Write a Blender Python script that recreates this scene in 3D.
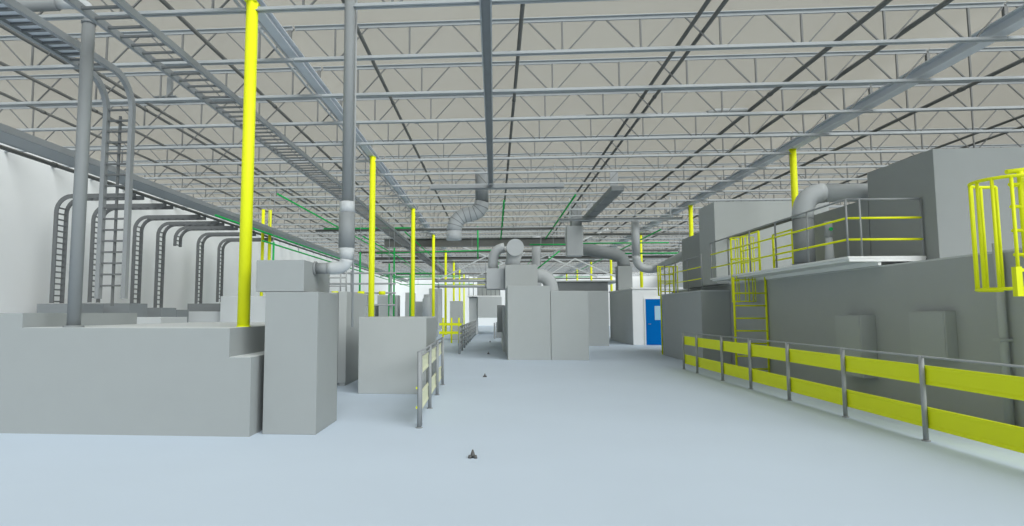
import bpy, math, random
from mathutils import Vector, Matrix
random.seed(4)
for o in list(bpy.data.objects): bpy.data.objects.remove(o)
SC = bpy.context.scene
COL = SC.collection
PI = math.pi

# ------------------------------------------------------------------ camera
cam_d = bpy.data.cameras.new('camera'); cam = bpy.data.objects.new('camera', cam_d); COL.objects.link(cam)
PITCH, YAW = math.radians(4.7405), math.radians(4.1245)
cam.location = (0, 0, 1.6)
cam.rotation_euler = (PI/2 + PITCH, 0, YAW)
cam_d.sensor_fit = 'HORIZONTAL'; cam_d.sensor_width = 36; cam_d.lens = 615/1024*36
cam_d.shift_x = (512-450)/1024; cam_d.shift_y = (262-263)/1024
cam_d.clip_start = .05; cam_d.clip_end = 400
SC.camera = cam

# ------------------------------------------------------------------ light
SC.view_settings.view_transform = 'Standard'
SC.view_settings.look = 'None'
SC.view_settings.gamma = 1
SC.view_settings.use_curve_mapping = False
SC.view_settings.exposure = 0.0
W = bpy.data.worlds.new('world'); SC.world = W; W.use_nodes = True
bg = W.node_tree.nodes['Background']
bg.inputs['Color'].default_value = (1.0, .985, .93, 1)
bg.inputs['Strength'].default_value = .62
def sun(name, direction, strength, angle, color=(1, 1, 1)):
    d = bpy.data.lights.new(name, 'SUN'); d.energy = strength; d.angle = math.radians(angle); d.color = color
    o = bpy.data.objects.new(name, d); COL.objects.link(o)
    o.rotation_euler = Vector(direction).to_track_quat('-Z', 'Y').to_euler()
    o.location = (0, -12, 12)
    return o
sun('day_sun', (-.41, .56, -.42), 12.2, 60, (.96, .985, 1))         # hazy daylight through the translucent roof deck, from behind the camera

# ------------------------------------------------------------------ materials
def mat(name, col, rough=.6, metal=0., noise=.04, scale=3., spec=.3):
    m = bpy.data.materials.new(name); m.use_nodes = True
    nt = m.node_tree; b = nt.nodes['Principled BSDF']
    b.inputs['Roughness'].default_value = rough; b.inputs['Metallic'].default_value = metal
    b.inputs['Specular IOR Level'].default_value = spec
    tc = nt.nodes.new('ShaderNodeTexCoord'); n = nt.nodes.new('ShaderNodeTexNoise')
    n.inputs['Scale'].default_value = scale; n.inputs['Detail'].default_value = 3
    r = nt.nodes.new('ShaderNodeValToRGB')
    c = Vector(col)
    r.color_ramp.elements[0].position = .3; r.color_ramp.elements[1].position = .7
    r.color_ramp.elements[0].color = (*(c*(1-noise)), 1); r.color_ramp.elements[1].color = (*[min(1, v) for v in c*(1+noise)], 1)
    nt.links.new(tc.outputs['Object'], n.inputs['Vector']); nt.links.new(n.outputs['Fac'], r.inputs['Fac'])
    nt.links.new(r.outputs['Color'], b.inputs['Base Color'])
    return m
M_ = {
 'floor': mat('floor_coating', (.57, .66, .77), .75, scale=.6, noise=.015, spec=.15),
 'grey': mat('grey_paint', (.335, .36, .365), .7, noise=.01, spec=.12),
 'grey_lifted': mat('grey_paint_lifted', (.45, .48, .485), .7, noise=.01, spec=.12),  # the grey lightened, making up in colour for dimmer light on far and shadowed boxes
 'unit': mat('rooftop_unit_grey', (.33, .355, .36), .7, noise=.01, spec=.12),
 'mezz': mat('mezzanine_grey_paint', (.43, .455, .46), .7, noise=.01, spec=.1),
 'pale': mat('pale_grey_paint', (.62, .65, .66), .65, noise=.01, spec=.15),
 'white': mat('white_wall_paint', (.86, .88, .89), .8, noise=.008, scale=.5, spec=.1),
 'trim': mat('white_trim', (.88, .9, .91), .6, noise=.01),
 'steel': mat('galvanised_steel', (.30, .32, .335), .5, noise=.03, spec=.3),
 'chord': mat('joist_chord_grey', (.40, .43, .45), .5, noise=.03),
 'web': mat('joist_web_grey', (.17, .175, .175), .6, noise=.03),
 'tray': mat('dark_tray_grey', (.16, .17, .175), .6, noise=.03),
 'dark': mat('dark_grey_pipe', (.13, .135, .13), .6, noise=.03),
 'beam': mat('blue_grey_girder', (.60, .64, .69), .6, noise=.02),
 'duct': mat('duct_grey', (.25, .27, .28), .55, noise=.02),
 'lduct': mat('light_duct_grey', (.50, .53, .55), .5, noise=.02),
 'rail': mat('grey_rail_paint', (.36, .38, .39), .5, noise=.02),
 'yellow': mat('safety_yellow', (.88, .95, .015), .5, noise=.01),
 'yellow2': mat('guard_board_yellow', (.88, .96, .012), .55, noise=.01),
 'cream': mat('cream_board', (.74, .76, .55), .6, noise=.01),
 'green': mat('green_pipe_paint', (.01, .42, .09), .5, noise=.02),
 'blue': mat('blue_door_paint', (.0, .15, .50), .6, noise=.02, spec=.05),
 'pane': mat('pale_blue_pane', (.45, .66, .78), .2, noise=.02, spec=.5),
 'rubber': mat('dark_marker', (.12, .12, .12), .7, noise=.05),
}
def deck_material():                                 # light-passing roof sheeting
    m = bpy.data.materials.new('translucent_roof_deck'); m.use_nodes = True
    nt = m.node_tree; nt.nodes.clear()
    out = nt.nodes.new('ShaderNodeOutputMaterial'); mx = nt.nodes.new('ShaderNodeMixShader')
    d = nt.nodes.new('ShaderNodeBsdfDiffuse'); t = nt.nodes.new('ShaderNodeBsdfTransparent')
    t.inputs['Color'].default_value = (1, 1, .985, 1)
    tc = nt.nodes.new('ShaderNodeTexCoord'); n = nt.nodes.new('ShaderNodeTexNoise'); n.inputs['Scale'].default_value = .7
    r = nt.nodes.new('ShaderNodeValToRGB')
    r.color_ramp.elements[0].color = (.60, .58, .52, 1); r.color_ramp.elements[1].color = (.63, .61, .55, 1)
    nt.links.new(tc.outputs['Object'], n.inputs['Vector']); nt.links.new(n.outputs['Fac'], r.inputs['Fac'])
    nt.links.new(r.outputs['Color'], d.inputs['Color'])
    mx.inputs['Fac'].default_value = .55
    nt.links.new(d.outputs[0], mx.inputs[1]); nt.links.new(t.outputs[0], mx.inputs[2]); nt.links.new(mx.outputs[0], out.inputs[0])
    return m
M_['deck'] = deck_material()

# ------------------------------------------------------------------ mesh helpers
class MB:
    def __init__(s): s.v = []; s.f = []; s.sm = []
    def add(s, vs, fs, smooth=False):
        b = len(s.v); s.v += [Vector(v) for v in vs]; s.f += [tuple(b+i for i in f) for f in fs]
        s.sm += [smooth if isinstance(smooth, bool) else smooth[k] for k in range(len(fs))]
        return s
    def box(s, x0, x1, y0, y1, z0, z1, bev=0.):
        if bev <= 0:
            return s.add([(x, y, z) for z in (z0, z1) for y in (y0, y1) for x in (x0, x1)],
                  [(0,2,3,1),(4,5,7,6),(0,1,5,4),(2,6,7,3),(0,4,6,2),(1,3,7,5)])
        import bmesh
        bm = bmesh.new(); bmesh.ops.create_cube(bm, size=1)
        for v in bm.verts: v.co = Vector(((x0+x1)/2+v.co.x*(x1-x0), (y0+y1)/2+v.co.y*(y1-y0), (z0+z1)/2+v.co.z*(z1-z0)))
        bmesh.ops.bevel(bm, geom=bm.edges[:], offset=bev, segments=2, profile=.5, affect='EDGES')
        bm.verts.index_update()
        s.add([v.co.copy() for v in bm.verts], [[v.index for v in f.verts] for f in bm.faces]); bm.free()
        return s
    def prism(s, pts, y0, y1):                       # pts: (x, z) outline, extruded along Y
        n = len(pts)
        return s.add([(x, y0, z) for x, z in pts]+[(x, y1, z) for x, z in pts],
              [tuple(range(n)), tuple(range(2*n-1, n-1, -1))]+[(i, i+n, (i+1) % n+n, (i+1) % n) for i in range(n)])
    def tube(s, pts, r, n=12, caps=True):            # round pipe along a path; r a number or a list
        pts = [Vector(p) for p in pts]; rs = r if isinstance(r, (list, tuple)) else [r]*len(pts)
        vs = []; fs = []; u = None
        for i, p in enumerate(pts):
            if i == 0: t = pts[1]-p
            elif i == len(pts)-1: t = p-pts[i-1]
            else: t = (p-pts[i-1]).normalized()+(pts[i+1]-p).normalized()
            t.normalize()
            if u is None: u = t.cross(Vector((0, 0, 1)) if abs(t.z) < .9 else Vector((1, 0, 0))).normalized()
            else: u = (u-t*u.dot(t)).normalized()
            w = t.cross(u)
            vs += [p+(u*math.cos(2*PI*k/n)+w*math.sin(2*PI*k/n))*rs[i] for k in range(n)]
        for i in range(len(pts)-1):
            for k in range(n): fs.append((i*n+k, i*n+(k+1) % n, (i+1)*n+(k+1) % n, (i+1)*n+k))
        sm = [True]*len(fs)
        if caps:
            fs += [tuple(range(n-1, -1, -1)), tuple((len(pts)-1)*n+k for k in range(n))]; sm += [False, False]
        return s.add(vs, fs, sm)
    def bar(s, a, b, w, h=None, up=(0, 0, 1)):       # rectangular bar from a to b
        a = Vector(a); b = Vector(b); h = h or w; t = (b-a).normalized(); up = Vector(up)
        if abs(t.dot(up)) > .95: up = Vector((0, 1, 0))
        x = t.cross(up).normalized()*w/2; z = x.cross(t).normalized()*h/2
        vs = [p+i*x+j*z for p in (a, b) for i, j in ((-1,-1),(1,-1),(1,1),(-1,1))]
        return s.add(vs, [(0,3,2,1),(4,5,6,7),(0,1,5,4),(1,2,6,5),(2,3,7,6),(3,0,4,7)])
    def build(s, name, m, parent=None):
        off = Vector((0, 0, 0)); q = parent
        while q is not None: off += q.location; q = q.parent
        me = bpy.data.meshes.new(name); me.from_pydata([v-off for v in s.v], [], s.f); me.update()
        me.polygons.foreach_set('use_smooth', s.sm)
        me.materials.append(M_[m]); o = bpy.data.objects.new(name, me); COL.objects.link(o)
        if parent is not None: o.parent = parent
        return o
def tag(o, label, cat, group=None, kind=None):
    o['label'] = label; o['category'] = cat
    if group: o['group'] = group
    if kind: o['kind'] = kind
    return o
def thing(name, label, cat, loc=(0, 0, 0), group=None):
    o = bpy.data.objects.new(name, None); COL.objects.link(o); o.location = loc; o.empty_display_size = .1
    return tag(o, label, cat, group)
def struct(o): o['kind'] = 'structure'; return o
def copy_obj(o, parent, loc=None):
    c = o.copy(); COL.objects.link(c); c.parent = parent
    if loc is not None: c.location = loc
    return c
def dup(root, loc, label, group=None):
    r = root.copy(); COL.objects.link(r); r.location = loc; r['label'] = label
    if group: r['group'] = group
    for ch in list(root.children):
        c = copy_obj(ch, r)
        for g in list(ch.children): copy_obj(g, c)
    return r
def solo(mb, name, m, label, cat, group=None): return tag(mb.build(name, m), label, cat, group)
def elbow(a, c, b, n=8):                             # quarter bend from a to b about the corner c
    a, b, c = Vector(a), Vector(b), Vector(c)
    return [(1-t)**2*a+2*t*(1-t)*c+t*t*b for t in [i/n for i in range(n+1)]]
ORD = ['first','second','third','fourth','fifth','sixth','seventh','eighth','ninth','tenth','eleventh','twelfth']

# ------------------------------------------------------------------ the hall
Y0, Y1, XL, XR = 4.4, 79., -13.6, 20.7
struct(MB().box(XL-.3, XR+.3, -14, Y1+.3, -.2, 0).build('floor', 'floor'))
struct(MB().box(XL-.3, XR+.3, -14, Y1+.3, 6.725, 6.735).build('ceiling', 'deck'))
struct(MB().box(XL-.3, XL, -14, Y1+.3, 0, 6.70).build('wall_left', 'white'))
struct(MB().box(XL, XR, Y1, Y1+.3, 0, 6.70).build('wall_far', 'white'))
struct(MB().box(XR, XR+.3, -14, Y1+.3, 0, 6.70).build('wall_right', 'white'))

struct(MB().box(XL, XR, -14, -13.7, 0, 6.70).build('wall_back', 'white'))

# ------------------------------------------------------------------ roof joists
COLX = (-3.58, 8.45); JY0, JD = 8.6-1.83*2, 1.83
BAYS = [('left', XL, -3.56, 7), ('middle', -3.56, 8.45, 9), ('right', 8.45, XR, 9)]
ZB, ZT = 6.11, 6.65
def joist_parts(x0, x1, n, split):
    r = thing('roof_joist', '', 'joist', ((x0+x1)/2, 0, ZB))
    cx = (x0+x1)/2; P = (x1-x0)/n
    tc = MB()
    for sy in (-1, 1):
        tc.box(x0+.02, x1-.02, sy*.035-.025, sy*.035+.025, ZT+.055, ZT+.066); tc.box(x0+.02, x1-.02, sy*.012-.004, sy*.012+.004, ZT, ZT+.06)
    tc.build('top_chord', 'chord', r)
    bc = MB()
    for sy in (-1, 1):
        bc.box(x0+.01, x1-.01, sy*.035-.021, sy*.035+.021, ZB-.03, ZB-.02); bc.box(x0+.01, x1-.01, sy*.012-.004, sy*.012+.004, ZB-.025, ZB+.035)
    bc.build('bottom_chord', 'chord', r)
    web = MB()
    def piece(name, a, b, w):
        if split: MB().bar(a, b, w, w, up=(0, 1, 0)).build(name, 'web', r)
        else: web.bar(a, b, w, w, up=(0, 1, 0))
    for k in range(n):
        xm = x0+P*(k+.5)+.09
        piece('vertical_strut', (xm, 0, ZB), (xm, 0, ZT+.05), .03)
        piece('diagonal_strut', (x0+P*k+.16, 0, ZT+.03), (xm-.08, 0, ZB), .024)
        piece('diagonal_strut', (xm+.08, 0, ZB), (min(x1, x0+P*(k+1)+.02), 0, ZT+.03), .024)
    if not split: web.build('web', 'web', r)
    return r
for bay, x0, x1, n in BAYS:
    a = joist_parts(x0, x1, n, True); b = joist_parts(x0, x1, n, False)
    usedb = False
    for i in range(40):
        y = JY0+JD*i
        if y > Y1-.3: break
        loc = ((x0+x1)/2, y, ZB)
        if i < 12:
            lab = 'grey open-web roof joist spanning the %s bay, %s row from the near end' % (bay, ORD[i])
            if i == 0: a.location = loc; a['label'] = lab; a['group'] = 'roof joists'
            else: dup(a, loc, lab, 'roof joists')
        else:
            lab = 'grey open-web roof joist far down the %s bay of the hall' % bay
            g = 'far roof joists of the %s bay' % bay
            if not usedb: b.location = loc; b['label'] = lab; b['group'] = g; usedb = True
            else: dup(b, loc, lab, g)

# girders along the column rows
def girder(x, hw, z0, z1, label):
    t = thing('roof_girder', label, 'girder', (x, Y0, z0))
    MB().box(x-hw, x+hw, Y0+.1, Y1, z0, z0+.02).build('bottom_flange', 'beam', t)
    MB().box(x-hw, x+hw, Y0+.1, Y1, z1-.02, z1).build('top_flange', 'beam', t)
    MB().box(x-.012, x+.012, Y0+.1, Y1, z0+.02, z1-.02).build('girder_web', 'beam', t)
    st = MB().box(x-.03, x+.03, JY0-.03, JY0+.03, z1, ZT).build('joist_seat', 'web', t)
    for k in range(1, 40): copy_obj(st, t, (0, JD*k, 0))
girder(-3.63, .085, 6.25, 6.42, 'long blue-grey roof girder over the left row of yellow columns')
girder(8.45, .12, 6.22, 6.44, 'long blue-grey roof girder over the right row of yellow columns')

# columns
def column(x, y, z0, label, group=None, r=.088):
    t = thing('steel_column', label, 'column', (x, y, z0), group)
    MB().tube([(x, y, z0+.012), (x, y, 6.21)], r, 20).build('shaft', 'yellow', t)
    MB().box(x-r, x+r, y-r, y+r, 6.21, 6.22).build('cap_plate', 'yellow', t)
    MB().tube([(x, y, z0), (x, y, z0+.012)], r*1.12, 20).build('base_plate', 'yellow', t)
cl = ['thick yellow column rising from the low grey tank in the left foreground',
      'yellow column rising behind the mid-sized grey box near the left guardrail',
      'yellow column, third of the left row, just right of the one behind the grey box',
      'yellow column, fourth of the left row, left of the yellow barrier']
for k in range(8):
    y = 8.6+9.15*k
    column(COLX[0], y, 1.404 if k == 0 else 0, cl[k] if k < 4 else 'slim far yellow column at the end of the left row', None if k < 4 else 'far columns of the left row')
cr = ['', 'yellow column top showing above the big elbow duct on the mezzanine',
      'yellow column top showing left of the tall grey mezzanine box',
      'yellow column rising above the roof of the white room with the blue door',
      'yellow column left of the white room, behind the flat-roofed enclosure']
for k in range(1, 8):
    y = 8.6+9.15*k
    column(COLX[1], y, {1: 2.5, 3: 2.88}.get(k, 0), cr[k] if k < 5 else 'slim far yellow column of the right row beyond the flat-roofed enclosure', None if k < 5 else 'far columns of the right row')
column(-10.3, 26.6, 0, 'left one of two yellow posts standing close together behind the tall cabinet', r=.07)
column(-10.04, 26.75, 0, 'right one of two yellow posts standing close together behind the tall cabinet', r=.07)

# dark pipes along the roof
def roof_pipe(x, z, label, y0=Y0+.2, y1=Y1-.2, r=.04, m='dark', name='sprinkler_pipe', cat='pipe'):
    t = thing(name, label, cat, (x, y0, z))
    MB().tube([(x, y0, z), (x, y1, z)], r, 8).build('pipe_run', m, t)
    y = y0+3; c = MB().tube([(x, y-.06, z), (x, y+.06, z)], r*1.25, 8).build('coupling', m, t)
    for k in range(1, 4): copy_obj(c, t, (0, 3+6.1*k-3, 0))
for x, lab in ((.47, 'dark roof pipe just right of the central hanging channel'),
               (3.33, 'left one of the twin dark roof pipes right of the centre'),
               (3.60, 'right one of the twin dark roof pipes right of the centre'),
               (6.1, 'dark roof pipe left of the right-hand girder, outer one of two'),
               (7.04, 'dark roof pipe running closest to the left of the right-hand girder'),
               (10.1, 'dark roof pipe running just right of the right-hand girder'),
               (12.95, 'dark roof pipe near the upper right corner, inner one of two'),
               (13.7, 'dark roof pipe near the upper right corner, outer one of two'),
               (-2.3, 'dark roof pipe between the left girder and the central channel'),
               (-5.1, 'dark roof pipe just left of the left-hand girder'),
               (-7.95, 'right one of the twin dark roof pipes above the left cable trays'),
               (-8.25, 'left one of the twin dark roof pipes above the left cable trays'),
               (-9.5, 'dark roof pipe over the long tray, second from the white wall'),
               (-10.8, 'dark roof pipe over the long tray, nearest to the white wall')):
    roof_pipe(x, 6.42, lab, r=.045 if x in (6.1, 7.04, 10.1) else .036)

for x, lab in ((-3.80, 'pale conduit running beside the left roof girder, right of two'), (-3.90, 'pale conduit running beside the left roof girder, left of two')):
    roof_pipe(x, 6.33, lab, r=.025, m='chord', name='roof_conduit', cat='conduit')

# central hanging channel
t = thing('hanging_channel', 'grey double-railed channel hanging under the joists at the centre', 'channel', (-.1, 4.6, 6.0))
for sx in (-1, 1): MB().box(-.1+sx*.075-.012, -.1+sx*.075+.012, 4.6, 20.9, 5.94, 6.05).build('side_rail', 'chord', t)
MB().box(-.163, -.037, 4.6, 20.9, 6.03, 6.05).build('channel_web', 'steel', t)
hg = MB().bar((-.1, 8.6, 6.05), (-.1, 8.6, 6.62), .02).build('hanger', 'steel', t)
for y in (12.26, 15.92, 19.58): copy_obj(hg, t, (hg.location.x, y-8.6, hg.location.z))
t = thing('cross_tray', 'grey tray crossing under the joists at the end of the central channel', 'cable tray', (0, 21.0, 5.95))
for sy in (-1, 1): MB().box(-2.2, 2.4, 21.1+sy*.15-.015, 21.1+sy*.15+.015, 5.90, 6.02).build('side_rail', 'steel', t)
MB().box(-2.2, 2.4, 20.97, 21.23, 5.90, 5.915).build('tray_bottom', 'steel', t)
for x in (-1.9, 2.1): MB().tube([(x, 21.1, 5.91), (x, 21.1, 6.725)], .012, 6).build('hanger', 'steel', t)

# ------------------------------------------------------------------ cable trays on the left
def rungs(t, spots, mk, m):
    """spots: list of locations; the first 100 separate rung parts, the rest one stuff part"""
    base = mk(); first = base.build('rung', m, t)
    for p in spots[1:100]:
        copy_obj(first, t, Vector(p)-Vector(spots[0])+first.location)
    if len(spots) > 100:
        rest = MB()
        for p in spots[100:]:
            d = Vector(p)-Vector(spots[0]); rest.add([v+d for v in base.v], base.f)
        o = rest.build('rung', m, t); o['kind'] = 'stuff'
def ladder_tray_y(name, label, x0, x1, z, y0, y1, pitch=.28, h=.1, drop_to=None, m='steel', rw=.03, m2='tray'):
    t = thing(name, label, 'cable tray', ((x0+x1)/2, y0, z))
    for x in (x0, x1):
        if drop_to is None: MB().box(x-rw, x+rw, y0, y1, z-h/2, z+h/2).build('side_rail', m, t)
        else:
            R = .55; pts = [(y0, z)]+[(y1-R+R*math.sin(a), z-R+R*math.cos(a)) for a in [PI/2*i/8 for i in range(9)]]+[(y1, drop_to)]
            b = MB(); n = len(pts); vs = []
            for i, (y, zz) in enumerate(pts):
                a = pts[max(0, i-1)]; c = pts[min(n-1, i+1)]
                d = Vector((c[0]-a[0], c[1]-a[1])).normalized(); nn = Vector((-d.y, d.x))*h/2
                vs += [(x-rw, y-nn.x, zz-nn.y), (x+rw, y-nn.x, zz-nn.y), (x+rw, y+nn.x, zz+nn.y), (x-rw, y+nn.x, zz+nn.y)]
            fs = [(0,3,2,1), tuple(4*(n-1)+k for k in range(4))]
            for i in range(n-1):
                for k in range(4): fs.append((4*i+k, 4*i+(k+1) % 4, 4*i+4+(k+1) % 4, 4*i+4+k))
            b.add(vs, fs).build('side_rail', m, t)
    cx = (x0+x1)/2
    ys = []; y = y0+.15
    yend = y1-(.6 if drop_to is not None else .1)
    while y < yend: ys.append((cx, y, z-.02)); y += pitch
    if drop_to is not None:
        zz = z-.5
        while zz > drop_to+.05: ys.append((cx, y1, zz)); zz -= pitch*.95
    p = ys[0]
    rungs(t, ys, lambda: MB().box(x0+.02, x1-.02, p[1]-.022, p[1]+.022, p[2]-.014, p[2]+.014), m2)
    return t
t1 = ladder_tray_y('ladder_tray', 'grey cable ladder that bends down over the low tank on the left', -6.68, -6.22, 5.6, 5.0, 9.95, drop_to=1.84, rw=.036, pitch=.2)
MB().box(-6.47, -6.43, 9.97, 10.0, 1.72, 5.0).build('stringer', 'tray', t1)
MB().box(-6.64, -6.34, 5.4, 8.9, 5.60, 5.605).build('tray_cover', 'beam', t1)
ladder_tray_y('ladder_tray', 'long grey cable ladder passing behind the thick yellow column', -5.40, -4.80, 5.6, 5.0, 62)
ladder_tray_y('ladder_tray', 'long grey cable ladder running along the top of the white left wall', -10.2, -9.55, 5.2, 5.0, 69, h=.14, pitch=.6, m='steel')
MB().box(-10.17, -9.58, 5.0, 69, 5.135, 5.15).build('tray_bottom', 'rail', [o for o in COL.objects if o.name.startswith('ladder_tray')][-1])
roof_pipe(-10.45, 5.12, 'dark conduit running beside the long tray along the white wall', r=.05, y1=69)

def hook_tray(y, zb, label, ztop=4.97, xa=-10.25, xd=-12.62, w=.42):
    t = thing('wall_cable_ladder', label, 'cable ladder', (xd, y, zb), 'cable ladders bending down along the white wall')
    R = .45; h = .12
    for sy in (-1, 1):
        pts = [(xa, ztop)]+[(xd+R-R*math.sin(a), ztop-R+R*math.cos(a)) for a in [PI/2*i/7 for i in range(8)]]+[(xd, zb)]
        b = MB(); n = len(pts); vs = []
        for i, (x, zz) in enumerate(pts):
            a = pts[max(0, i-1)]; c = pts[min(n-1, i+1)]
            d = Vector((c[0]-a[0], c[1]-a[1])).normalized(); nn = Vector((-d.y, d.x))*h/2
            yy = y+sy*w/2
            vs += [(x-nn.x, yy-.018, zz-nn.y), (x-nn.x, yy+.018, zz-nn.y), (x+nn.x, yy+.018, zz+nn.y), (x+nn.x, yy-.018, zz+nn.y)]
        fs = [(0,1,2,3), tuple(4*(n-1)+k for k in (3,2,1,0))]
        for i in range(n-1):
            for k in range(4): fs.append((4*i+(k+1) % 4, 4*i+k, 4*i+4+k, 4*i+4+(k+1) % 4))
        b.add(vs, fs).build('side_rail', 'tray', t)
    sp = []; z = ztop-.32
    while z > zb+.05: sp.append((xd, y, z)); z -= .17
    x = xd+.3
    while x < xa-.1: sp.append((x, y, ztop)); x += .25
    p = sp[0]
    rungs(t, sp, lambda: MB().box(p[0]-.02, p[0]+.02, y-w/2, y+w/2, p[2]-.02, p[2]+.02), 'tray')
hl = ['first cable ladder on the white wall, half behind the thick grey pole', 'cable ladder on the white wall seen through the big bent-down tray',
      'cable ladder on the white wall just right of the big bent-down tray', 'cable ladder on the white wall left of the short stub ladder',
      'short stub of cable ladder high on the white wall', 'cable ladder on the white wall right of the short stub ladder',
      'cable ladder on the white wall closest to the thick yellow column']
for (y, zb), lab in zip(((16.95, 1.88), (18.6, 1.93), (20.85, 1.80), (22.35, 1.76), (23.6, 4.25), (25.5, 2.0), (27.5, 2.1)), hl): hook_tray(y, zb, lab)

# cabinets under the ladders
def cabinet(name, x0, x1, y0, y1, z0, z1, label, m='grey_lifted', cat='cabinet', plinth=True, group=None):
    t = thing(name, label, cat, ((x0+x1)/2, (y0+y1)/2, z0), group)
    zz = z0
    if plinth: MB().box(x0+.02, x1-.02, y0+.02, y1-.02, z0, z0+.06).build('plinth', m, t); zz = z0+.06
    MB().box(x0, x1, y0, y1, zz, z1, .008).build('body', m, t)
    return t
cabinet('wall_cabinet', -12.95, -11.7, 16.6, 17.7, 0, 1.86, 'grey cabinet under the first wall cable ladder, beside the grey pole', 'duct')
cabinet('wall_cabinet', -12.95, -11.2, 18.2, 19.2, 0, 1.90, 'broad grey cabinet under the wall ladder behind the bent-down tray', 'duct')
cabinet('wall_cabinet', -12.95, -11.4, 20.4, 21.4, 0, 1.78, 'grey cabinet under the wall ladder right of the bent-down tray', 'duct')
cabinet('wall_cabinet', -12.95, -11.7, 22.0, 22.9, 0, 1.72, 'grey cabinet under the wall ladder left of the short stub', 'duct')
cabinet('wall_cabinet', -12.95, -10.9, 25.2, 26.2, 0, 2.0, 'grey cabinet under the wall ladder right of the short stub', 'duct')
cabinet('wall_cabinet', -12.4, -9.6, 23.5, 24.8, 0, 1.66, 'low long pale cabinet in front of the short stub ladder', 'pale')
cabinet('wall_cabinet', -10.6, -8.4, 23.2, 24.8, 0, 2.25, 'tall pale cabinet left of the thick yellow column', 'pale')
cabinet('wall_cabinet', -9.7, -8.3, 27.2, 28.4, 0, 2.55, 'small grey cabinet top peeking over the tall pale cabinet')
cabinet('wall_cabinet', -9.4, -7.6, 13.6, 14.8, 0, 1.5, 'low grey cabinet just beyond the low tank', 'pale')

# ------------------------------------------------------------------ low tank in the left foreground
t = thing('process_tank', 'long low stepped grey tank in the left foreground', 'tank', (-5, 7.92, 0))
MB().prism([(-9.6, 0), (-3.18, 0), (-3.18, 1.02), (-3.48, 1.02), (-3.48, 1.4), (-6.37, 1.4), (-6.37, 1.6), (-9.6, 1.6)], 7.92, 10.6).build('tank_body', 'grey', t)
MB().box(-6.365, -3.49, 10.6, 12.9, 0, 1.395, .005).build('rear_section', 'grey', t)
MB().box(-3.478, -3.19, 7.93, 10.6, 1.02, 1.026).build('step_plate', 'pale', t)
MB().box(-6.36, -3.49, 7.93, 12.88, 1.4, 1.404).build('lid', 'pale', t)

# grey pole on the tank + overhead pipe
t = thing('vent_pipe', 'thick grey vent pole standing on the low tank, far left', 'pipe', (-5.77, 8.1, 1.404))
MB().tube([(-5.77, 8.1, 1.43), (-5.77, 8.1, 5.72)], .086, 20).build('shaft', 'duct', t)
MB().tube([(-5.77, 8.1, 5.72), (-5.77, 8.1, 5.76)], [.098, .098], 20).build('collar', 'duct', t)
MB().tube([(-5.77, 8.1, 5.76), (-5.77, 8.1, 5.86)]+elbow((-5.77, 8.1, 5.88), (-5.77, 8.1, 6.02), (-5.92, 8.1, 6.03), 6)[1:], .066, 16).build('upper_pipe', 'lduct', t)
MB().tube([(-5.77, 8.1, 1.404), (-5.77, 8.1, 1.43)], .13, 20).build('base_flange', 'duct', t)
t = thing('overhead_pipe', 'grey pipe crossing the upper left corner under the roof', 'pipe', (-7.5, 8.1, 6.03))
MB().tube([(-9.5, 8.1, 6.02), (-6.25, 8.1, 6.03)], .085, 16).build('pipe_run', 'duct', t)
MB().tube([(-6.25, 8.1, 6.04), (-5.93, 8.1, 6.03)], .075, 14).build('end_sleeve', 'lduct', t)

# ------------------------------------------------------------------ tall cabinet, duct
t = thing('tall_cabinet', 'tall plain grey cabinet right of the low tank', 'cabinet', (-2.72, 8.11, 0))
MB().box(-3.08, -2.36, 8.11, 9.2, 0, 1.885, .006).build('body', 'grey', t)
MB().box(-2.3595, -2.356, 8.14, 9.17, .03, 1.86).build('side_panel', 'grey', t)
t = thing('filter_box', 'grey box with a side duct sitting on the tall cabinet', 'box', (-2.88, 8.11, 1.89))
MB().box(-3.22, -2.56, 8.11, 9.4, 1.89, 2.315, .006).build('body', 'grey', t)
MB().tube([(-2.56, 8.6, 2.235), (-2.53, 8.6, 2.235)], .10, 20).build('flange', 'duct', t)
t = thing('exhaust_duct', 'tall grey vertical duct rising to the roof from the box on the tall cabinet', 'duct', (-2.1, 8.6, 2.235))
MB().tube([(-2.53, 8.6, 2.235), (-2.36, 8.6, 2.235)], .08, 18).build('side_pipe', 'duct', t)
MB().tube([(-2.36, 8.6, 2.235)]+elbow((-2.3, 8.6, 2.235), (-2.1, 8.6, 2.235), (-2.1, 8.6, 2.36), 8), [.085]+[.09]*9, 18).build('elbow', 'lduct', t)
MB().tube([(-2.1, 8.6, 2.36), (-2.1, 8.6, 2.52)], [.085, .115], 20).build('reducer', 'lduct', t)
MB().tube([(-2.1, 8.6, 2.52), (-2.1, 8.6, 3.03)], .115, 20).build('silencer', 'duct', t)
MB().tube([(-2.1, 8.6, 3.03), (-2.1, 8.6, 3.19)], .108, 20).build('collar', 'lduct', t)
MB().tube([(-2.1, 8.6, 3.19), (-2.1, 8.6, 6.69)], .078, 20).build('riser', 'duct', t)
solo(MB().tube([(-2.04, 8.76, 1.4), (-2.04, 8.76, 6.72)], .016, 8), 'conduit', 'rail', 'thin grey conduit running up along the tall vertical duct', 'conduit')
cabinet('machine_cabinet', -3.46, -3.28, 13.5, 15.6, 0, 2.08, 'narrow grey cabinet standing behind the tall plain cabinet')
cabinet('machine_cabinet', -4.6, -3.52, 13.6, 15.9, 0, 2.06, 'wide grey cabinet behind the narrow one and the tall cabinet', 'mezz')
t = cabinet('machine_enclosure', -2.72, -1.36, 12.25, 14.3, 0, 1.52, 'mid-sized grey box behind the left guardrail', plinth=False)
MB().box(-1.358, -1.352, 12.3, 14.25, .04, 1.49).build('side_panel', 'grey', t)

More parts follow.
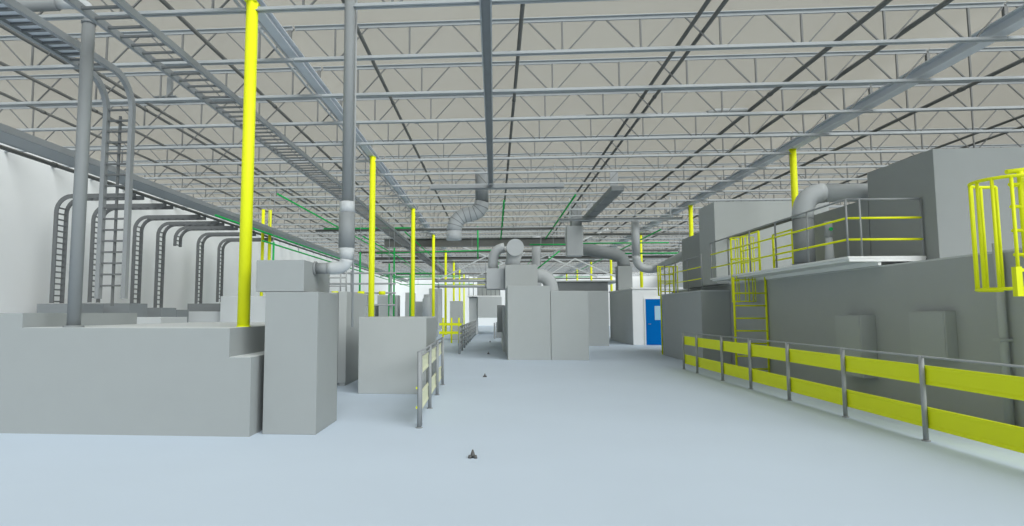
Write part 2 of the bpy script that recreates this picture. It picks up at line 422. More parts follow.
# ------------------------------------------------------------------ guardrails
def guardrail(label, x, ys, bm, pm, y0, y1, thick=.03, dx=.0, brackets=False, skew=0.):
    X = lambda y: x+skew*(y-ys[0])
    t = thing('guardrail', label, 'guardrail', (x, (ys[0]+ys[-1])/2, 0))
    for y in ys:
        p = MB().tube([(X(y), y, .01), (X(y), y, 1.06)], .03, 12).build('post', pm, t)
        MB().tube([(X(y), y, 0), (X(y), y, .012)], .05, 12).build('base_flange', pm, p)
        if brackets and y == ys[0]:
            for z in (.28, .55): MB().box(x-.045, x-.028, y-.015, y+.015, z-.014, z+.014).build('bracket', 'yellow2', p)
    for z0, z1 in ((.16, .42), (.70, .94)):
        b = MB(); xa = x+dx; s = thick/2
        prof = [(-s, z0), (s, z0), (s, z0+.03), (s*.4, z0+.05), (s*.4, z1-.05), (s, z1-.03), (s, z1), (-s, z1), (-s, z1-.03), (-s*.6, z1-.05), (-s*.6, z0+.05), (-s, z0+.03)]
        n = len(prof)
        vs = [(X(yy)+dx+px_, yy, z) for yy in (y0, y1) for px_, z in prof]
        b.add(vs, [tuple(range(n-1, -1, -1)), tuple(range(n, 2*n))]+[(i, (i+1) % n, (i+1) % n+n, i+n) for i in range(n)]).build('guard_board', bm, t)
    MB().tube([(X(y0), y0, 1.05), (X(y1), y1, 1.05)], .014, 8).build('top_rail', pm, t)
    return t
g = guardrail('long guardrail with bright yellow boards on the right side of the aisle', 5.39, (4.55, 6.42, 8.28, 10.06, 11.88, 13.58, 15.2, 17.03, 18.2), 'yellow2', 'rail', 4.5, 18.25, dx=.045)
g = guardrail('short guardrail with cream boards on the left side of the aisle', -1.06, (8.7, 10.45, 12.15, 13.85), 'cream', 'steel', 8.95, 13.75, dx=-.035, brackets=True, skew=-.02)
MB().tube([(-1.063, 8.86, 0), (-1.063, 8.86, 1.06)], .028, 12).build('post', 'steel', g)
MB().tube([(-1.06, 8.7, .98), (-1.163, 13.85, .98)], .012, 8).build('top_rail', 'steel', g)
t = thing('guardrail', 'far dark guardrail beyond the cream one, left of the far conveyor', 'guardrail', (-1.38, 33, 0))
for k in range(11): MB().tube([(-1.38, 24.3+2.1*k, 0), (-1.38, 24.3+2.1*k, 1.07)], .04, 8).build('post', 'rail', t)
for z in (.2, .42, .62, .84, 1.05): MB().box(-1.40, -1.36, 24.3, 45.3, z-.03, z+.03).build('rail', 'rail', t)

# ------------------------------------------------------------------ floor markers
for y, lab in ((6.97, 'small dark floor marker nearest the camera'), (15.64, 'small dark floor marker beyond the cream guardrail, second in line'),
               (24.3, 'small dark floor marker left of the central grey boxes, third in line'), (34.2, 'tiny dark floor marker farthest down the aisle')):
    t = thing('floor_marker', lab, 'marker', (-.25, y, 0), 'floor markers along the aisle')
    for k in range(3):
        a = PI/2+k*2*PI/3
        MB().tube([(-.25+.035*math.cos(a), y+.035*math.sin(a), 0), (-.25+.035*math.cos(a), y+.035*math.sin(a), .035)], [.022, .015], 8).build('foot', 'rubber', t)
    MB().tube([(-.25, y, .02), (-.25, y, .05), (-.25, y, .09)], [.03, .022, .008], 10).build('stem', 'rubber', t)

# ------------------------------------------------------------------ central grey enclosures
t = thing('machine_enclosure', 'tall grey box at the centre of the aisle, left of the two joined', 'box', (1.18, 21.3, 0))
MB().box(.45, 1.91, 21.3, 25.8, 0, 2.53, .01).build('front_section', 'grey_lifted', t)
MB().prism([(.35, 0), (1.9, 0), (1.9, 2.2), (.8, 2.2), (.35, 1.85)], 25.8, 33).build('rear_section', 'pale', t)
MB().box(.12, .44, 27.2, 29.5, .75, 1.95, .02).build('side_hatch', 'rail', t)
t = thing('machine_enclosure', 'slightly lower grey box, right of the two joined at the centre', 'box', (2.56, 21.3, 0))
MB().box(1.925, 3.19, 21.33, 27, 0, 2.35, .01).build('body', 'grey_lifted', t)
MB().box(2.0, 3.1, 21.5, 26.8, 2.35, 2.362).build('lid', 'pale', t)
t = cabinet('machine_enclosure', 3.9, 5.56, 30.6, 34, 0, 2.67, 'grey box standing behind the joined pair, left of the white room', plinth=False)
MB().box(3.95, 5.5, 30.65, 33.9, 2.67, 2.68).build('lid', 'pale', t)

# fan unit on the centre box
t = thing('fan_unit', 'grey fan housing with a round drum end above the central boxes', 'fan', (1.0, 24, 2.53))
MB().box(.42, 1.66, 23.8, 25.5, 2.53, 3.46, .01).build('housing', 'grey_lifted', t)
MB().tube([(.82, 23.85, 4.14), (.82, 24.9, 4.14)], .335, 28).build('drum', 'lduct', t)
MB().tube([(.80, 24.3, 4.0), (.76, 24.3, 3.72), (.70, 24.3, 3.46)], [.32, .28, .30], 20).build('neck', 'lduct', t)
t = thing('exhaust_duct', 'vertical grey duct standing behind the round drum at the centre', 'duct', (2.6, 38, 0))
MB().tube([(2.6, 38, 0), (2.6, 38, 6.35)], .28, 18).build('riser', 'lduct', t)
MB().tube([(2.6, 38, 0), (2.6, 38, .04)], .4, 18).build('base_flange', 'lduct', t)
solo(MB().tube([(1.66, 25.0, 3.1)]+elbow((1.8, 25.0, 3.1), (2.3, 25.0, 3.1), (2.3, 25.0, 2.37), 8), .28, 18), 'bent_duct', 'lduct', 'short grey duct bending down from the fan housing onto the lower centre box', 'duct')
t = thing('exhaust_duct', 'grey bent duct on the left of the fan housing at the centre', 'duct', (-.2, 25, 3.6))
MB().tube([(-.05, 25, 3.3), (-.05, 25, 3.6)]+elbow((-.05, 25, 3.7), (-.05, 25, 4.2), (.42, 25, 4.25), 7), .2, 16).build('elbow', 'lduct', t)
MB().box(-.3, .41, 24.2, 25.4, 2.54, 3.35, .01).build('transition_box', 'lduct', t)

# hanging elbow duct, centre top
t = thing('hanging_duct', 'pale segmented elbow duct hanging from the roof left of the centre', 'duct', (-.9, 22, 4.2))
MB().tube([(-.43, 22, 6.724), (-.43, 22, 5.6)], .24, 22).build('upper_duct', 'duct', t)
e1 = elbow((-.43, 22, 5.6), (-.45, 22, 5.2), (-.86, 22, 5.16), 4); e2 = elbow((-.86, 22, 5.16), (-1.42, 22, 5.1), (-1.44, 22, 4.55), 5)
pth = e1+e2[1:]
MB().tube(pth, .272, 22).build('elbow', 'lduct', t)
for i in range(1, len(pth)-1):
    d = (Vector(pth[i+1])-Vector(pth[i-1])).normalized()*.012; MB().tube([Vector(pth[i])-d, Vector(pth[i])+d], .279, 22).build('seam', 'duct', t)
MB().tube([pth[-1], (-1.44, 22, 4.22)], .275, 22).build('outlet', 'lduct', t)
# rectangular ducts
t = thing('rectangular_duct', 'long rectangular grey duct running away under the joists right of centre', 'duct', (4.3, 25, 5.9))
for y in (22.3, 28): MB().box(4.2, 4.48, y-.02, y+.02, 6.05, 6.725).build('hanger', 'steel', t)
MB().box(4.12, 4.56, 21.65, 29.2, 5.88, 6.06, .008).build('duct_run', 'duct', t)
for k in range(5): MB().box(4.10, 4.58, 23+1.5*k, 23.05+1.5*k, 5.86, 6.07).build('flange', 'steel', t)
t = thing('duct_drop', 'pale square duct dropping from the roof right of the centre', 'duct', (3.8, 29.4, 4.3))
MB().box(3.68, 4.16, 29.3, 29.9, 5.72, 6.724, .01).build('upper_box', 'duct', t)
MB().box(3.45, 4.19, 29.25, 29.95, 4.3, 5.72, .01).build('lower_box', 'lduct', t)
t = thing('exhaust_duct', 'dark grey round duct bending down behind the pale square duct', 'duct', (5.2, 31, 4.5))
MB().tube([(4.7, 36.3, 5.4), (6.6, 36.3, 5.1)]+elbow((6.7, 36.3, 5.08), (7.5, 36.3, 4.95), (7.5, 36.3, 4.5), 6)+[(7.5, 36.3, 4.3)], .36, 18).build('duct_run', 'duct', t)
solo(MB().box(7.1, 7.9, 35.9, 36.7, 2.88, 4.3, .01), 'duct_casing', 'grey', 'narrow grey casing standing on the white room roof under the dark duct', 'casing')
t = thing('exhaust_duct', 'vertical pale pipe with an elbow turning right above the white room', 'duct', (6.4, 28, 3.6))
MB().tube([(6.35, 28, 5.72), (6.35, 28, 4.15)], .18, 18).build('riser', 'lduct', t)
MB().tube([(6.35, 28, 5.72), (6.35, 28, 6.725)], .015, 6).build('hanger', 'steel', t)
MB().tube(elbow((6.35, 28, 4.15), (6.35, 28, 3.55), (6.95, 28, 3.55), 8)+elbow((7.0, 28, 3.55), (7.25, 28, 3.57), (7.25, 27.6, 3.6), 5), .18, 18).build('elbow', 'lduct', t)
MB().tube([(7.25, 27.6, 3.6), (7.25, 23.62, 3.85)], .16, 16).build('branch', 'lduct', t)

# flat-roofed enclosure and white room
t = thing('flat_roofed_enclosure', 'low grey enclosure with a pale overhanging flat roof behind the boxes', 'enclosure', (5.7, 40, 0))
MB().box(3.9, 6.9, 38, 42, 0, 3.5, .01).build('wall', 'duct', t)
MB().box(3.8, 7.75, 37.9, 42.2, 3.5, 3.58, .01).build('roof', 'pale', t)
t = thing('white_room', 'small white room with a blue door at the end of the aisle', 'room', (8.3, 34, 0))
MB().box(6.96, 9.9, 31.7, 37.8, 0, 2.80, .01).build('wall', 'white', t)
MB().box(6.9, 9.95, 31.64, 37.85, 2.80, 2.88, .01).build('roof_edge', 'trim', t)
MB().box(6.945, 6.97, 31.69, 37.8, .0, 2.79).build('side_cladding', 'pale', t)
d = MB().box(7.58, 8.44, 31.64, 31.70, .01, 2.3, .006).build('door', 'blue', t)
MB().box(8.02, 8.3, 31.625, 31.645, 1.25, 1.95, .004).build('door_pane', 'pane', d)
fr = MB(); fr.box(7.52, 7.58, 31.65, 31.71, 0, 2.36); fr.box(8.44, 8.5, 31.65, 31.71, 0, 2.36); fr.box(7.58, 8.44, 31.65, 31.71, 2.3, 2.36)
fr.build('door_frame', 'trim', t)
MB().tube([(7.68, 31.6, 1.05), (7.82, 31.6, 1.05)], .015, 8).build('door_handle', 'steel', t)

# ------------------------------------------------------------------ mezzanine on the right
XW = 7.3
t = thing('mezzanine_block', 'long dark grey walled block under the mezzanine on the right', 'block', (10, 14, 0))
MB().box(XW, 14, 7.0, 26, 0, 2.47, .01).build('wall', 'mezz', t)
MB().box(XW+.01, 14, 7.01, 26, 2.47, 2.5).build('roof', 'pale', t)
t = thing('mezzanine_block', 'lower grey block in front of the mezzanine wall beside the yellow ladder', 'block', (6.85, 22, 0))
MB().box(6.42, XW-.005, 19.7, 24.2, 0, 2.27, .008).build('body', 'grey_lifted', t)
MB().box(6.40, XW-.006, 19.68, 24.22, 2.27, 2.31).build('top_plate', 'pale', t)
solo(MB().box(8.1, 14, 11.78, 13.8, 2.5, 4.63, .01), 'rooftop_unit', 'unit', 'large grey box on the mezzanine nearest the camera, upper right', 'box')
solo(MB().box(6.92, 10.4, 19.72, 21.2, 2.5, 5.1, .01), 'rooftop_unit', 'grey_lifted', 'tall grey box on the mezzanine behind the yellow gates', 'box')
solo(MB().box(7.05, 10.2, 21.3, 23.6, 2.5, 4.35, .01), 'rooftop_unit', 'unit', 'lower dark grey box on the mezzanine, left of the tall one', 'box')
# platform
t = thing('mezzanine_platform', 'cantilevered mezzanine walkway with grey and yellow railing', 'platform', (7.4, 16, 2.6))
MB().box(6.68, 8.09, 12.1, 19.6, 2.625, 2.67, .006).build('deck', 'trim', t)
MB().box(6.74, XW-.005, 12.14, 19.58, 2.58, 2.625).build('soffit', 'trim', t)
MB().box(6.70, 8.08, 12.105, 12.138, 2.57, 2.625).build('fascia', 'trim', t)
MB().box(XW-.06, XW-.005, 12.14, 19.58, 2.50, 2.58).build('ledger', 'trim', t)
MB().box(XW+.02, 8.05, 12.6, 19.5, 2.5, 2.625).build('bearing', 'trim', t)
post = MB().tube([(6.7, 12.13, 2.67), (6.7, 12.13, 3.76)], .02, 10).build('post', 'steel', t)
for x, y in ((6.95, 12.13), (8.06, 12.13), (6.7, 13.6), (6.7, 15.1), (6.7, 16.6), (6.7, 18.1), (6.7, 19.5)):
    copy_obj(post, t, post.location+Vector((x-6.7, y-12.13, 0)))
MB().tube([(6.7, 19.5, 3.76), (6.7, 12.13, 3.76), (8.06, 12.13, 3.76)], .02, 10).build('top_rail', 'steel', t)
for z in (3.40, 2.99): MB().tube([(6.7, 19.5, z), (6.7, 12.13, z), (8.06, 12.13, z)], .022, 10).build('mid_rail', 'yellow', t)
t = thing('railing', 'grey and yellow railing on top of the lower grey block', 'railing', (6.5, 22, 2.31))
for y in (19.8, 21.2, 22.6, 24.0): MB().tube([(6.5, y, 2.31), (6.5, y, 3.45)], .02, 8).build('post', 'steel', t)
for z, m in ((3.4, 'steel'), (3.05, 'yellow'), (2.68, 'yellow')): MB().tube([(6.5, 19.8, z), (6.5, 24.0, z)], .016, 8).build('rail', m, t)
# elbow duct and long pipe on the platform
t = thing('elbow_duct', 'large grey duct bending from the walkway into the near rooftop box', 'duct', (6.92, 14.2, 2.67))
MB().tube([(6.98, 14.35, 2.67), (6.98, 14.35, 3.72)], .215, 24).build('riser', 'duct', t)
MB().tube([(6.98, 14.35, 2.67), (6.98, 14.35, 2.70)], .26, 24).build('base_flange', 'duct', t)
MB().tube(elbow((6.98, 14.35, 3.72), (6.98, 14.35, 4.31), (7.45, 14.35, 4.31), 9), .222, 24).build('elbow', 'lduct', t)
MB().tube([(7.45, 14.35, 4.31), (10.6, 14.35, 4.31)], .205, 24).build('branch', 'lduct', t)
solo(MB().box(8.1, 12, 13.83, 16.2, 2.5, 4.08, .01), 'rooftop_unit', 'unit', 'low dark grey box on the mezzanine behind the railing, under the elbow duct branch', 'box')
t = thing('process_pipe', 'long thin dark pipe along the mezzanine above the railing', 'pipe', (7.32, 17, 3.9))
MB().tube([(7.36, 15.0, 3.93), (7.36, 19.7, 3.93)], .05, 10).build('pipe_run', 'dark', t)
MB().tube([(7.36, 14.95, 3.93), (7.36, 15.05, 3.93)], .07, 14).build('end_flange', 'dark', t)
MB().tube([(7.36, 18.7, 2.67), (7.36, 18.7, 3.88)], .02, 8).build('support_leg', 'steel', t)
t = thing('valve_post', 'small pale post with a dark valve head on the walkway', 'valve', (7.3, 13.92, 2.67))
MB().tube([(7.3, 13.92, 2.67), (7.3, 13.92, 3.25)], [.10, .07], 12).build('post', 'lduct', t)
MB().tube([(7.3, 13.92, 3.25), (7.3, 13.92, 3.6)], .08, 12).build('valve_head', 'rail', t)
MB().tube([(7.3, 13.83, 3.42), (7.3, 13.80, 3.42)], .04, 10).build('handwheel', 'green', t)

# boxes on the mezzanine wall
def wall_box(x0, y0, y1, z0, z1, label):
    t = thing('wall_panel_box', label, 'box', (XW, (y0+y1)/2, z0))
    MB().box(x0, XW-.002, y0, y1, z0, z1, .006).build('body', 'grey_lifted', t)
    MB().box(x0-.012, x0, y0+.02, y1-.02, z0+.02, z1-.02).build('door', 'grey_lifted', t)
wall_box(7.02, 12.42, 13.3, .36, 1.56, 'deeper grey box on the dark wall, left of the two')
wall_box(7.13, 10.34, 11.2, .86, 1.63, 'shallow grey box on the dark wall, right of the two')
t = thing('downpipe', 'grey downpipe on the dark wall under the near cage', 'pipe', (7.22, 9.35, 0))
MB().tube([(7.22, 9.35, .02), (7.22, 9.35, 2.6)], .055, 12).build('pipe_run', 'grey_lifted', t)
MB().box(7.12, 7.298, 9.28, 9.42, 1.2, 1.24).build('bracket', 'grey_lifted', t)
MB().tube([(7.22, 9.35, 0), (7.22, 9.35, .03)], .075, 12).build('shoe', 'grey_lifted', t)

# yellow ladders with cages
def ring(cx, cy, z, r, a0, a1, n=18): return [(cx+r*math.cos(a0+(a1-a0)*i/n), cy+r*math.sin(a0+(a1-a0)*i/n), z) for i in range(n+1)]
def ladder(t, xa, xb, y, z0, z1, pitch, r=.025, ext=0.):
    for x in (xa, xb): MB().tube([(x, y, z0), (x, y, z1)], r, 10).build('stile', 'yellow', t)
    z = z0+.12
    while z < z1-.1: MB().tube([(xa-ext, y, z), (xb, y, z)], r*.7, 8).build('rung', 'yellow', t); z += pitch
def cage(t, cx, cy, r, z0, z1, hoops, bars, a0, a1, hr=.02):
    for k in range(hoops):
        z = z0+(z1-z0)*k/(hoops-1); MB().tube(ring(cx, cy, z, r, a0, a1), hr, 8).build('cage_hoop', 'yellow', t)
    for k in range(bars):
        a = a0+(a1-a0)*k/(bars-1); x, y = cx+r*math.cos(a), cy+r*math.sin(a)
        MB().tube([(x, y, z0), (x, y, z1)], hr*.9, 8).build('cage_bar', 'yellow', t)
t = thing('caged_ladder', 'yellow caged ladder at the right edge of the view', 'ladder', (7.0, 8.4, 0))
cage(t, 6.66, 8.35, .40, 1.90, 3.30, 2, 11, PI*.4, PI*1.9, .022)
for x in (6.56, 6.95): MB().tube([(x, 8.06, 2.28), (x, 8.06, 3.36)], .034, 10).build('stile', 'yellow', t)
for z in (2.32, 2.62, 2.92, 3.2): MB().tube([(6.42, 8.06, z), (6.98, 8.06, z)], .022, 8).build('rung', 'yellow', t)
MB().tube([(6.40, 8.06, 3.36), (6.98, 8.06, 3.42)], .03, 8).build('handrail', 'yellow', t)
MB().box(6.30, 6.37, 7.9, 7.97, 1.80, 2.16).build('gate_post', 'yellow', t)
for z in (2.12, 1.84): MB().box(6.37, 6.9, 7.92, 7.95, z-.02, z+.02).build('gate_rail', 'yellow', t)
for z in (1.92, 3.3): MB().box(6.9, 7.297, 8.6, 8.66, z-.02, z+.02).build('wall_bracket', 'yellow', t)

t = thing('access_ladder', 'wide yellow ladder standing against the dark wall under the walkway', 'ladder', (6.95, 17.4, 0))
ladder(t, 6.42, 7.25, 17.05, 0, 2.56, .335, .03)
t = thing('ladder_cage', 'yellow cage hanging behind the top of the wide ladder', 'cage', (6.85, 18.3, 1.9))
cage(t, 6.95, 17.75, .3, 1.92, 3.7, 4, 7, PI*.5, PI*1.9, .016)
for x in (6.75, 7.2): MB().tube([(x, 18.0, 1.9), (x, 18.0, 3.75)], .02, 8).build('stile', 'yellow', t)
def gate(x, y0, y1, z0, z1, label):
    t = thing('safety_gate', label, 'gate', (x, (y0+y1)/2, z0))
    for y in (y0, y1): MB().tube([(x, y, z0), (x, y, z1)], .03, 10).build('post', 'yellow', t)
    for z in (z1, z0+(z1-z0)*.62, z0+(z1-z0)*.3): MB().tube([(x, y0, z), (x, y1, z)], .022, 8).build('rail', 'yellow', t)
gate(7.0, 16.75, 17.95, 2.67, 3.76, 'yellow safety gate on the walkway, left of the two')
gate(7.3, 15.55, 16.6, 2.67, 3.64, 'yellow safety gate on the walkway, right of the two, nearer the elbow duct')
t = thing('caged_ladder', 'far yellow caged ladder at the corner beside the blue door', 'ladder', (6.6, 24.6, 0))
ladder(t, 6.44, 6.94, 24.4, 0, 3.4, .33, .03)
cage(t, 6.86, 24.8, .4, 2.3, 3.45, 3, 7, PI*.1, PI*1.0-.1, .024)

# ------------------------------------------------------------------ far clutter
t = thing('conveyor_bridge', 'pale grey conveyor bridge box across the far aisle', 'conveyor', (-.5, 46, 1.2))
MB().box(-1.25, .55, 45.98, 52, 1.25, 2.8, .02).build('body', 'pale', t)
MB().box(-2.0, .5, 46.0, 52, 2.8, 2.9, .01).build('deck', 'trim', t)
for x in (-1.6, .3): MB().box(x-.1, x+.1, 46.5, 46.8, 0, 2.8).build('leg', 'rail', t)
MB().box(-1.9, -1.27, 46.3, 48, .0, 2.75, .02).build('drive_box', 'pale', t)
t = thing('walkway_railing', 'far railing with yellow rails on the conveyor bridge', 'railing', (-.2, 46, 2.9))
for k in range(8): MB().tube([(-1.9+.33*k, 46.1, 2.9), (-1.9+.33*k, 46.1, 4.45)], .03, 8).build('post', 'rail', t)
for z, m in ((4.4, 'steel'), (4.15, 'yellow'), (3.7, 'yellow')): MB().tube([(-1.9, 46.1, z), (.5, 46.1, z)], .03, 8).build('rail', m, t)
cabinet('control_cabinet', -1.3, .45, 47, 48.5, 2.9, 4.5, 'grey cabinet behind the yellow rails on the conveyor bridge')
cabinet('conveyor_motor', .1, .75, 40, 41, 0, 1.0, 'small dark machine at the foot of the conveyor bridge', 'rail', 'machine')
cabinet('conveyor_stand', -.05, .05, 38, 38.2, 0, 1.0, 'thin dark stand in the aisle before the conveyor bridge', 'rail', 'stand')
# pale pipe run above the conveyor
for k, (z, lab) in enumerate(((3.85, 'upper pale pipe crossing above the far conveyor bridge'), (3.5, 'lower pale pipe crossing above the far conveyor bridge'))):
    t = thing('crossing_pipe', lab, 'pipe', (-2.5, 43+k, z))
    MB().tube([(-4.3, 43+k, z), (.4, 43+k, z)], .10, 10).build('pipe_run', 'lduct', t)
    for x in (-4.0, -.6):
        MB().tube([(x-.06, 43+k, z), (x+.06, 43+k, z)], .14, 10).build('flange', 'steel', t)
        MB().tube([(x, 43+k, z), (x, 43+k, 6.725)], .015, 6).build('hanger', 'steel', t)
for i, (a, b) in enumerate((((-4.0, 43, 3.9), (1.4, 43, 6.5)), ((-2.3, 42, 6.2), (1.4, 42, 4.7)), ((-1.5, 44, 4.1), (2.2, 44, 5.9)),
                            ((3.0, 40, 3.7), (5.2, 40, 5.1)), ((5.2, 40, 5.1), (8.2, 40, 3.7)), ((3.2, 36.5, 4.9), (6.0, 36.5, 3.7)), ((2.8, 37, 4.9), (6.8, 37, 6.6)))):
    lab = ['pale slanting brace rising right above the far pipes', 'pale slanting brace falling right beside the hanging elbow duct', 'short pale brace rising above the crossing pipes',
           'pale roof brace, left half of the gable behind the square duct', 'pale roof brace, right half of the gable behind the square duct', 'pale brace falling right under the square duct', 'pale brace rising right past the vertical pale pipe'][i]
    solo(MB().bar(a, b, .085, .085), 'roof_brace', 'pale', lab, 'brace')
# dark cross beams
for (y, z, x0, x1, h, lab) in ((36.5, 5.55, -6.6, 4.2, .5, 'dark beam crossing the hall behind the hanging elbow duct'),
                            (27.6, 5.72, 2.9, 8.3, .10, 'grey rail crossing under the joists at the square duct'),
                            (46, 5.6, -9, 14, .22, 'dark beam crossing the far hall under the joists')):
    t = thing('cross_beam', lab, 'beam', ((x0+x1)/2, y, z)); fm, wm = ('chord', 'chord') if h < .12 else ('tray', 'dark')
    MB().box(x0, x1, y-.12, y+.12, z+h-.03, z+h).build('top_flange', fm, t); MB().box(x0, x1, y-.12, y+.12, z, z+.03).build('bottom_flange', fm, t)
    MB().box(x0, x1, y-.03, y+.03, z+.03, z+h-.03).build('beam_web', wm, t)
    for x in (x0+.5, x1-.5): MB().box(x-.03, x+.03, y-.03, y+.03, z+h, 6.725).build('hanger', fm, t)
# green pipes
def green_pipe(pts, label, r=.035): 
    t = thing('green_pipe', label, 'pipe', pts[0], 'green pipes in the far hall')
    MB().tube(pts, r, 8).build('pipe_run', 'green', t)
    a, b = Vector(pts[0]), Vector(pts[-1]); n = max(2, int((b-a).length/9))
    for k in range(n):
        p = a.lerp(b, (k+.5)/n); MB().tube([p, (p.x, p.y, 6.725)], .012, 6).build('hanger', 'rail', t)
green_pipe([(-5.3, 25, 5.95), (-5.3, 70, 5.95)], 'green pipe along the roof left of the left column row')
green_pipe([(-8.0, 22, 6.0), (-8.0, 70, 6.0)], 'green pipe along the roof above the twin yellow posts')
green_pipe([(-9.4, 20, 4.9), (-9.4, 70, 4.9)], 'green pipe along the underside of the long wall tray')
green_pipe([(-9.3, 24, 4.5), (-9.3, 70, 4.5)], 'green pipe just below the long wall tray, lower one')
green_pipe([(-6.5, 30, 5.4), (-6.5, 70, 5.4)], 'green pipe between the wall tray and the left column row')
green_pipe([(-7.0, 36.1, 5.15), (.6, 36.1, 5.3)], 'green pipe crossing below the dark beam at the left')
green_pipe([(1.9, 33, 5.25), (4.4, 33, 5.25)], 'green pipe crossing left of the pale square duct')
green_pipe([(4.4, 33, 5.3), (9.2, 33, 5.3)], 'green pipe crossing right of the pale square duct')
green_pipe([(6.6, 31.5, 4.6), (10.2, 31.5, 4.6)], 'green pipe crossing right of the vertical pale pipe')
green_pipe([(-9, 48, 4.5), (-2.5, 48, 4.5)], 'green pipe crossing low behind the left columns')
green_pipe([(-8, 40, 4.2), (-3.9, 40, 4.2)], 'green pipe crossing behind the second and third left columns')
green_pipe([(2.4, 52, 4.6), (8, 52, 4.6)], 'green pipe crossing behind the pale gable braces')
green_pipe([(2.2, 34, 3.9), (3.6, 34, 5.0)], 'slanting green pipe under the pale square duct')
green_pipe([(.4, 24, 6.0), (.4, 62, 6.0)], 'green pipe along the roof behind the round drum')
green_pipe([(3.05, 23, 6.0), (3.05, 62, 6.0)], 'green pipe along the roof left of the pale square duct')
green_pipe([(8.0, 30, 5.6), (8.0, 62, 5.6)], 'green pipe along the roof above the white room')
green_pipe([(-8.5, 30, 5.80), (-3.9, 30, 5.80)], 'green pipe crossing high behind the second left column')
green_pipe([(-9.3, 54, 4.75), (-3.0, 54, 4.75)], 'green pipe crossing far behind the third left column')
green_pipe([(-9.3, 60, 4.4), (-2.0, 60, 4.4)], 'farthest green pipe crossing low near the end wall')
green_pipe([(-4.4, 30, 5.6), (-4.4, 66, 5.6)], 'green pipe along the roof close beside the left column row')
for k, (y, z, x0, x1, lab) in enumerate(((31, 5.85, -9.2, 3.0, 'dark conduit crossing under the joists behind the hanging elbow duct'), (34, 5.9, 4.9, 14, 'dark conduit crossing under the joists right of the square duct'),
                          (41, 5.7, -9.2, 12, 'long dark conduit crossing the far hall, nearest of four'), (50, 5.76, -9.2, 12, 'long dark conduit crossing the far hall, second of four'),
                          (57, 5.22, -9.2, 12, 'long dark conduit crossing the far hall, third of four'), (65, 5.2, -9.2, 12, 'long dark conduit crossing the far hall, farthest of four'))):
    t = thing('cross_conduit', lab, 'conduit', ((x0+x1)/2, y, z))
    MB().tube([(x0, y, z), (x1, y, z)], .06, 8).build('pipe_run', 'dark', t)
    for q in range(3): MB().tube([(x0+(x1-x0)*(q+.5)/3, y, z), (x0+(x1-x0)*(q+.5)/3, y, 6.725)], .015, 6).build('hanger', 'tray', t)
for x, y, z0, z1, lab in ((-5.75, 26, 1.3, 4.2, 'green drop pipe left of the second left column'), (-5.1, 29.6, 1.0, 4.0, 'green drop pipe right of the second left column'),
                      (-4.6, 28, 1.2, 4.6, 'tall green drop pipe between the second and third left columns'), (-8.1, 22, 2.4, 4.2, 'green drop pipe behind the box on the tall cabinet'),
                      (-4.4, 32, 1.0, 3.6, 'green drop pipe just left of the third left column'), (-.9, 34, 4.6, 6.4, 'green drop pipe below the dark crossing beam')):
    t = thing('green_pipe', lab, 'pipe', (x, y, z0), 'green drop pipes in the far hall')
    MB().tube([(x, y, z0), (x, y, z1)], .04, 8).build('pipe_run', 'green', t)
    MB().tube([(x, y, z1), (x, y, 6.725)], .014, 6).build('hanger', 'rail', t)
# pipe rack behind the left boxes
t = thing('pipe_rack', 'grey pipe rack with valves behind the mid-sized grey box', 'pipe rack', (-5.5, 22, 0))
for x in (-7.2, -6.3, -5.4, -4.6, -3.9): MB().box(x-.04, x+.04, 22.96, 23.04, 0, 3.2).build('upright', 'rail', t)
for z in (1.9, 2.35, 2.7, 3.1): MB().tube([(-7.4, 22.9, z), (-3.7, 22.9, z)], .035, 8).build('pipe', 'rail', t)
for x in (-6.0, -5.0, -4.2): MB().tube([(x-.12, 22.85, 2.35), (x+.12, 22.85, 2.35)], .07, 8).build('valve', 'yellow2', t)
t = thing('railing', 'grey pipe railing on top of the cabinets behind the tall cabinet', 'railing', (-4, 15, 2.06))
for x in (-4.5, -4.1, -3.7, -3.56): MB().tube([(x, 14.6, 2.06), (x, 14.6, 2.62)], .018, 8).build('post', 'rail', t)
for z in (2.25, 2.45, 2.62): MB().tube([(-4.5, 14.6, z), (-3.56, 14.6, z)], .018, 8).build('rail', 'rail', t)
rk = [(-6.6, -5.9, 30, 2.0), (-5.6, -5.0, 30, 2.4), (-4.8, -4.4, 33, 2.7), (-7.6, -6.9, 33, 2.6), (-4.2, -3.8, 40, 3.0)]
rl = ['grey equipment cabinet behind the pipe rack, left', 'grey equipment cabinet behind the pipe rack, between green drop pipes', 'tall narrow equipment cabinet left of the third left column',
      'grey equipment cabinet far behind the pipe rack, by the white wall', 'grey equipment cabinet just left of the fourth left column']
for (x0, x1, y, z), lab in zip(rk, rl): cabinet('equipment_cabinet', x0, x1, y, y+1.2, 0, z, lab)
solo(MB().tube([(-4.6, 44, .0), (-4.6, 44, 2.6), (-4.6, 44, 2.9)], [.55, .55, .3], 20), 'storage_tank', 'lduct', 'far upright round tank left of the fourth left column', 'tank')
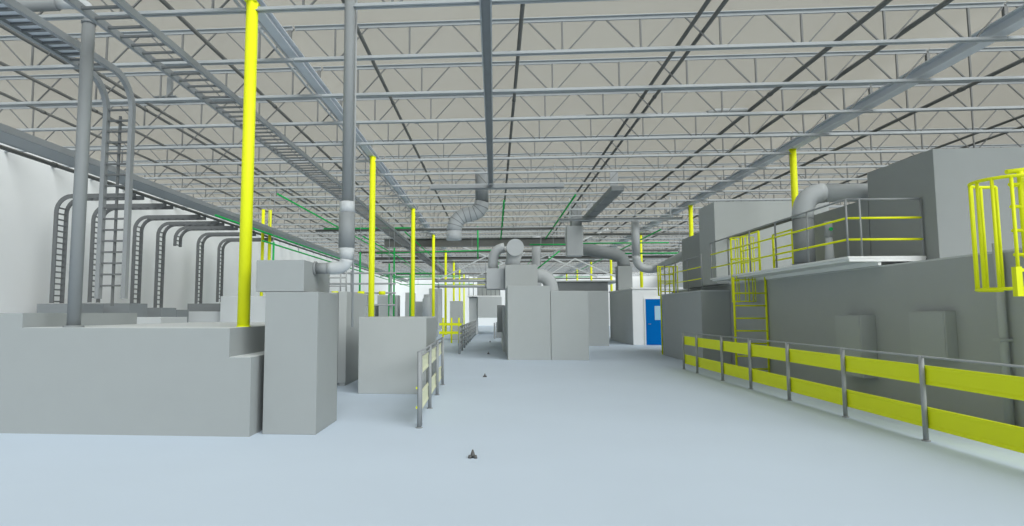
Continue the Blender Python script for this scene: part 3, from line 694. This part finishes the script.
t = thing('yellow_barrier', 'yellow safety barrier at the foot of the far left columns', 'barrier', (-3.3, 30, 0))
for x in (-2.75, -2.3, -1.9): MB().tube([(x, 33, 0), (x, 33, 1.35)], .05, 8).build('post', 'yellow', t)
for z in (.55, 1.0): MB().box(-2.95, -1.75, 32.94, 33.0, z-.07, z+.07).build('rail', 'yellow', t)
for (x0, x1, y, z, lab) in ((-9.2, -7.6, 48, 3.0, 'far grey equipment cabinet under the end of the long wall tray'), (-7.0, -5.6, 48, 2.5, 'far grey equipment cabinet, second from the end of the long wall tray'),
                          (-5.3, -4.9, 46, 3.0, 'far narrow grey cabinet beside the upright round tank'), (3.0, 8.0, 64, 4.0, 'far wide grey machine box behind the flat-roofed enclosure'),
                          (-6.4, -5.2, 60, 4.0, 'farthest grey machine box by the end wall, left of the columns')):
    cabinet('equipment_cabinet', x0, x1, y, y+1.4, 0, z, lab)
cabinet('equipment_cabinet', -2.6, -1.9, 36, 37.2, 0, 2.3, 'grey equipment cabinet behind the yellow barrier')
# small roof items
t = thing('roof_vent', 'small pale square diffuser under the roof, upper left', 'vent', (-6.9, 12.6, 6.2))
MB().box(-7.25, -6.75, 12.3, 12.75, 6.2, 6.22).build('frame', 'duct', t); MB().box(-7.05, -6.95, 12.48, 12.57, 6.22, 6.7).build('neck', 'duct', t)
t = thing('branch_pipe', 'short grey branch pipe with fittings under the joists, upper right', 'pipe', (4.5, 14.6, 6.2))
MB().tube([(2.2, 14.5, 6.28), (5.0, 14.5, 6.28)], .03, 8).build('pipe_run', 'rail', t)
MB().tube([(5.0, 14.5, 6.28), (5.3, 14.7, 6.4), (6.0, 14.7, 6.4)], .05, 8).build('fitting', 'rail', t)
t = thing('branch_pipe', 'grey branch pipe crossing under the joists left of the centre', 'pipe', (0, 14.6, 6.25))
MB().tube([(-1.8, 14.5, 6.22), (2.2, 14.5, 6.28)], .03, 8).build('pipe_run', 'rail', t)
MB().tube([(-1.9, 14.5, 6.22), (-1.8, 14.5, 6.22)], .045, 8).build('end_cap', 'rail', t)
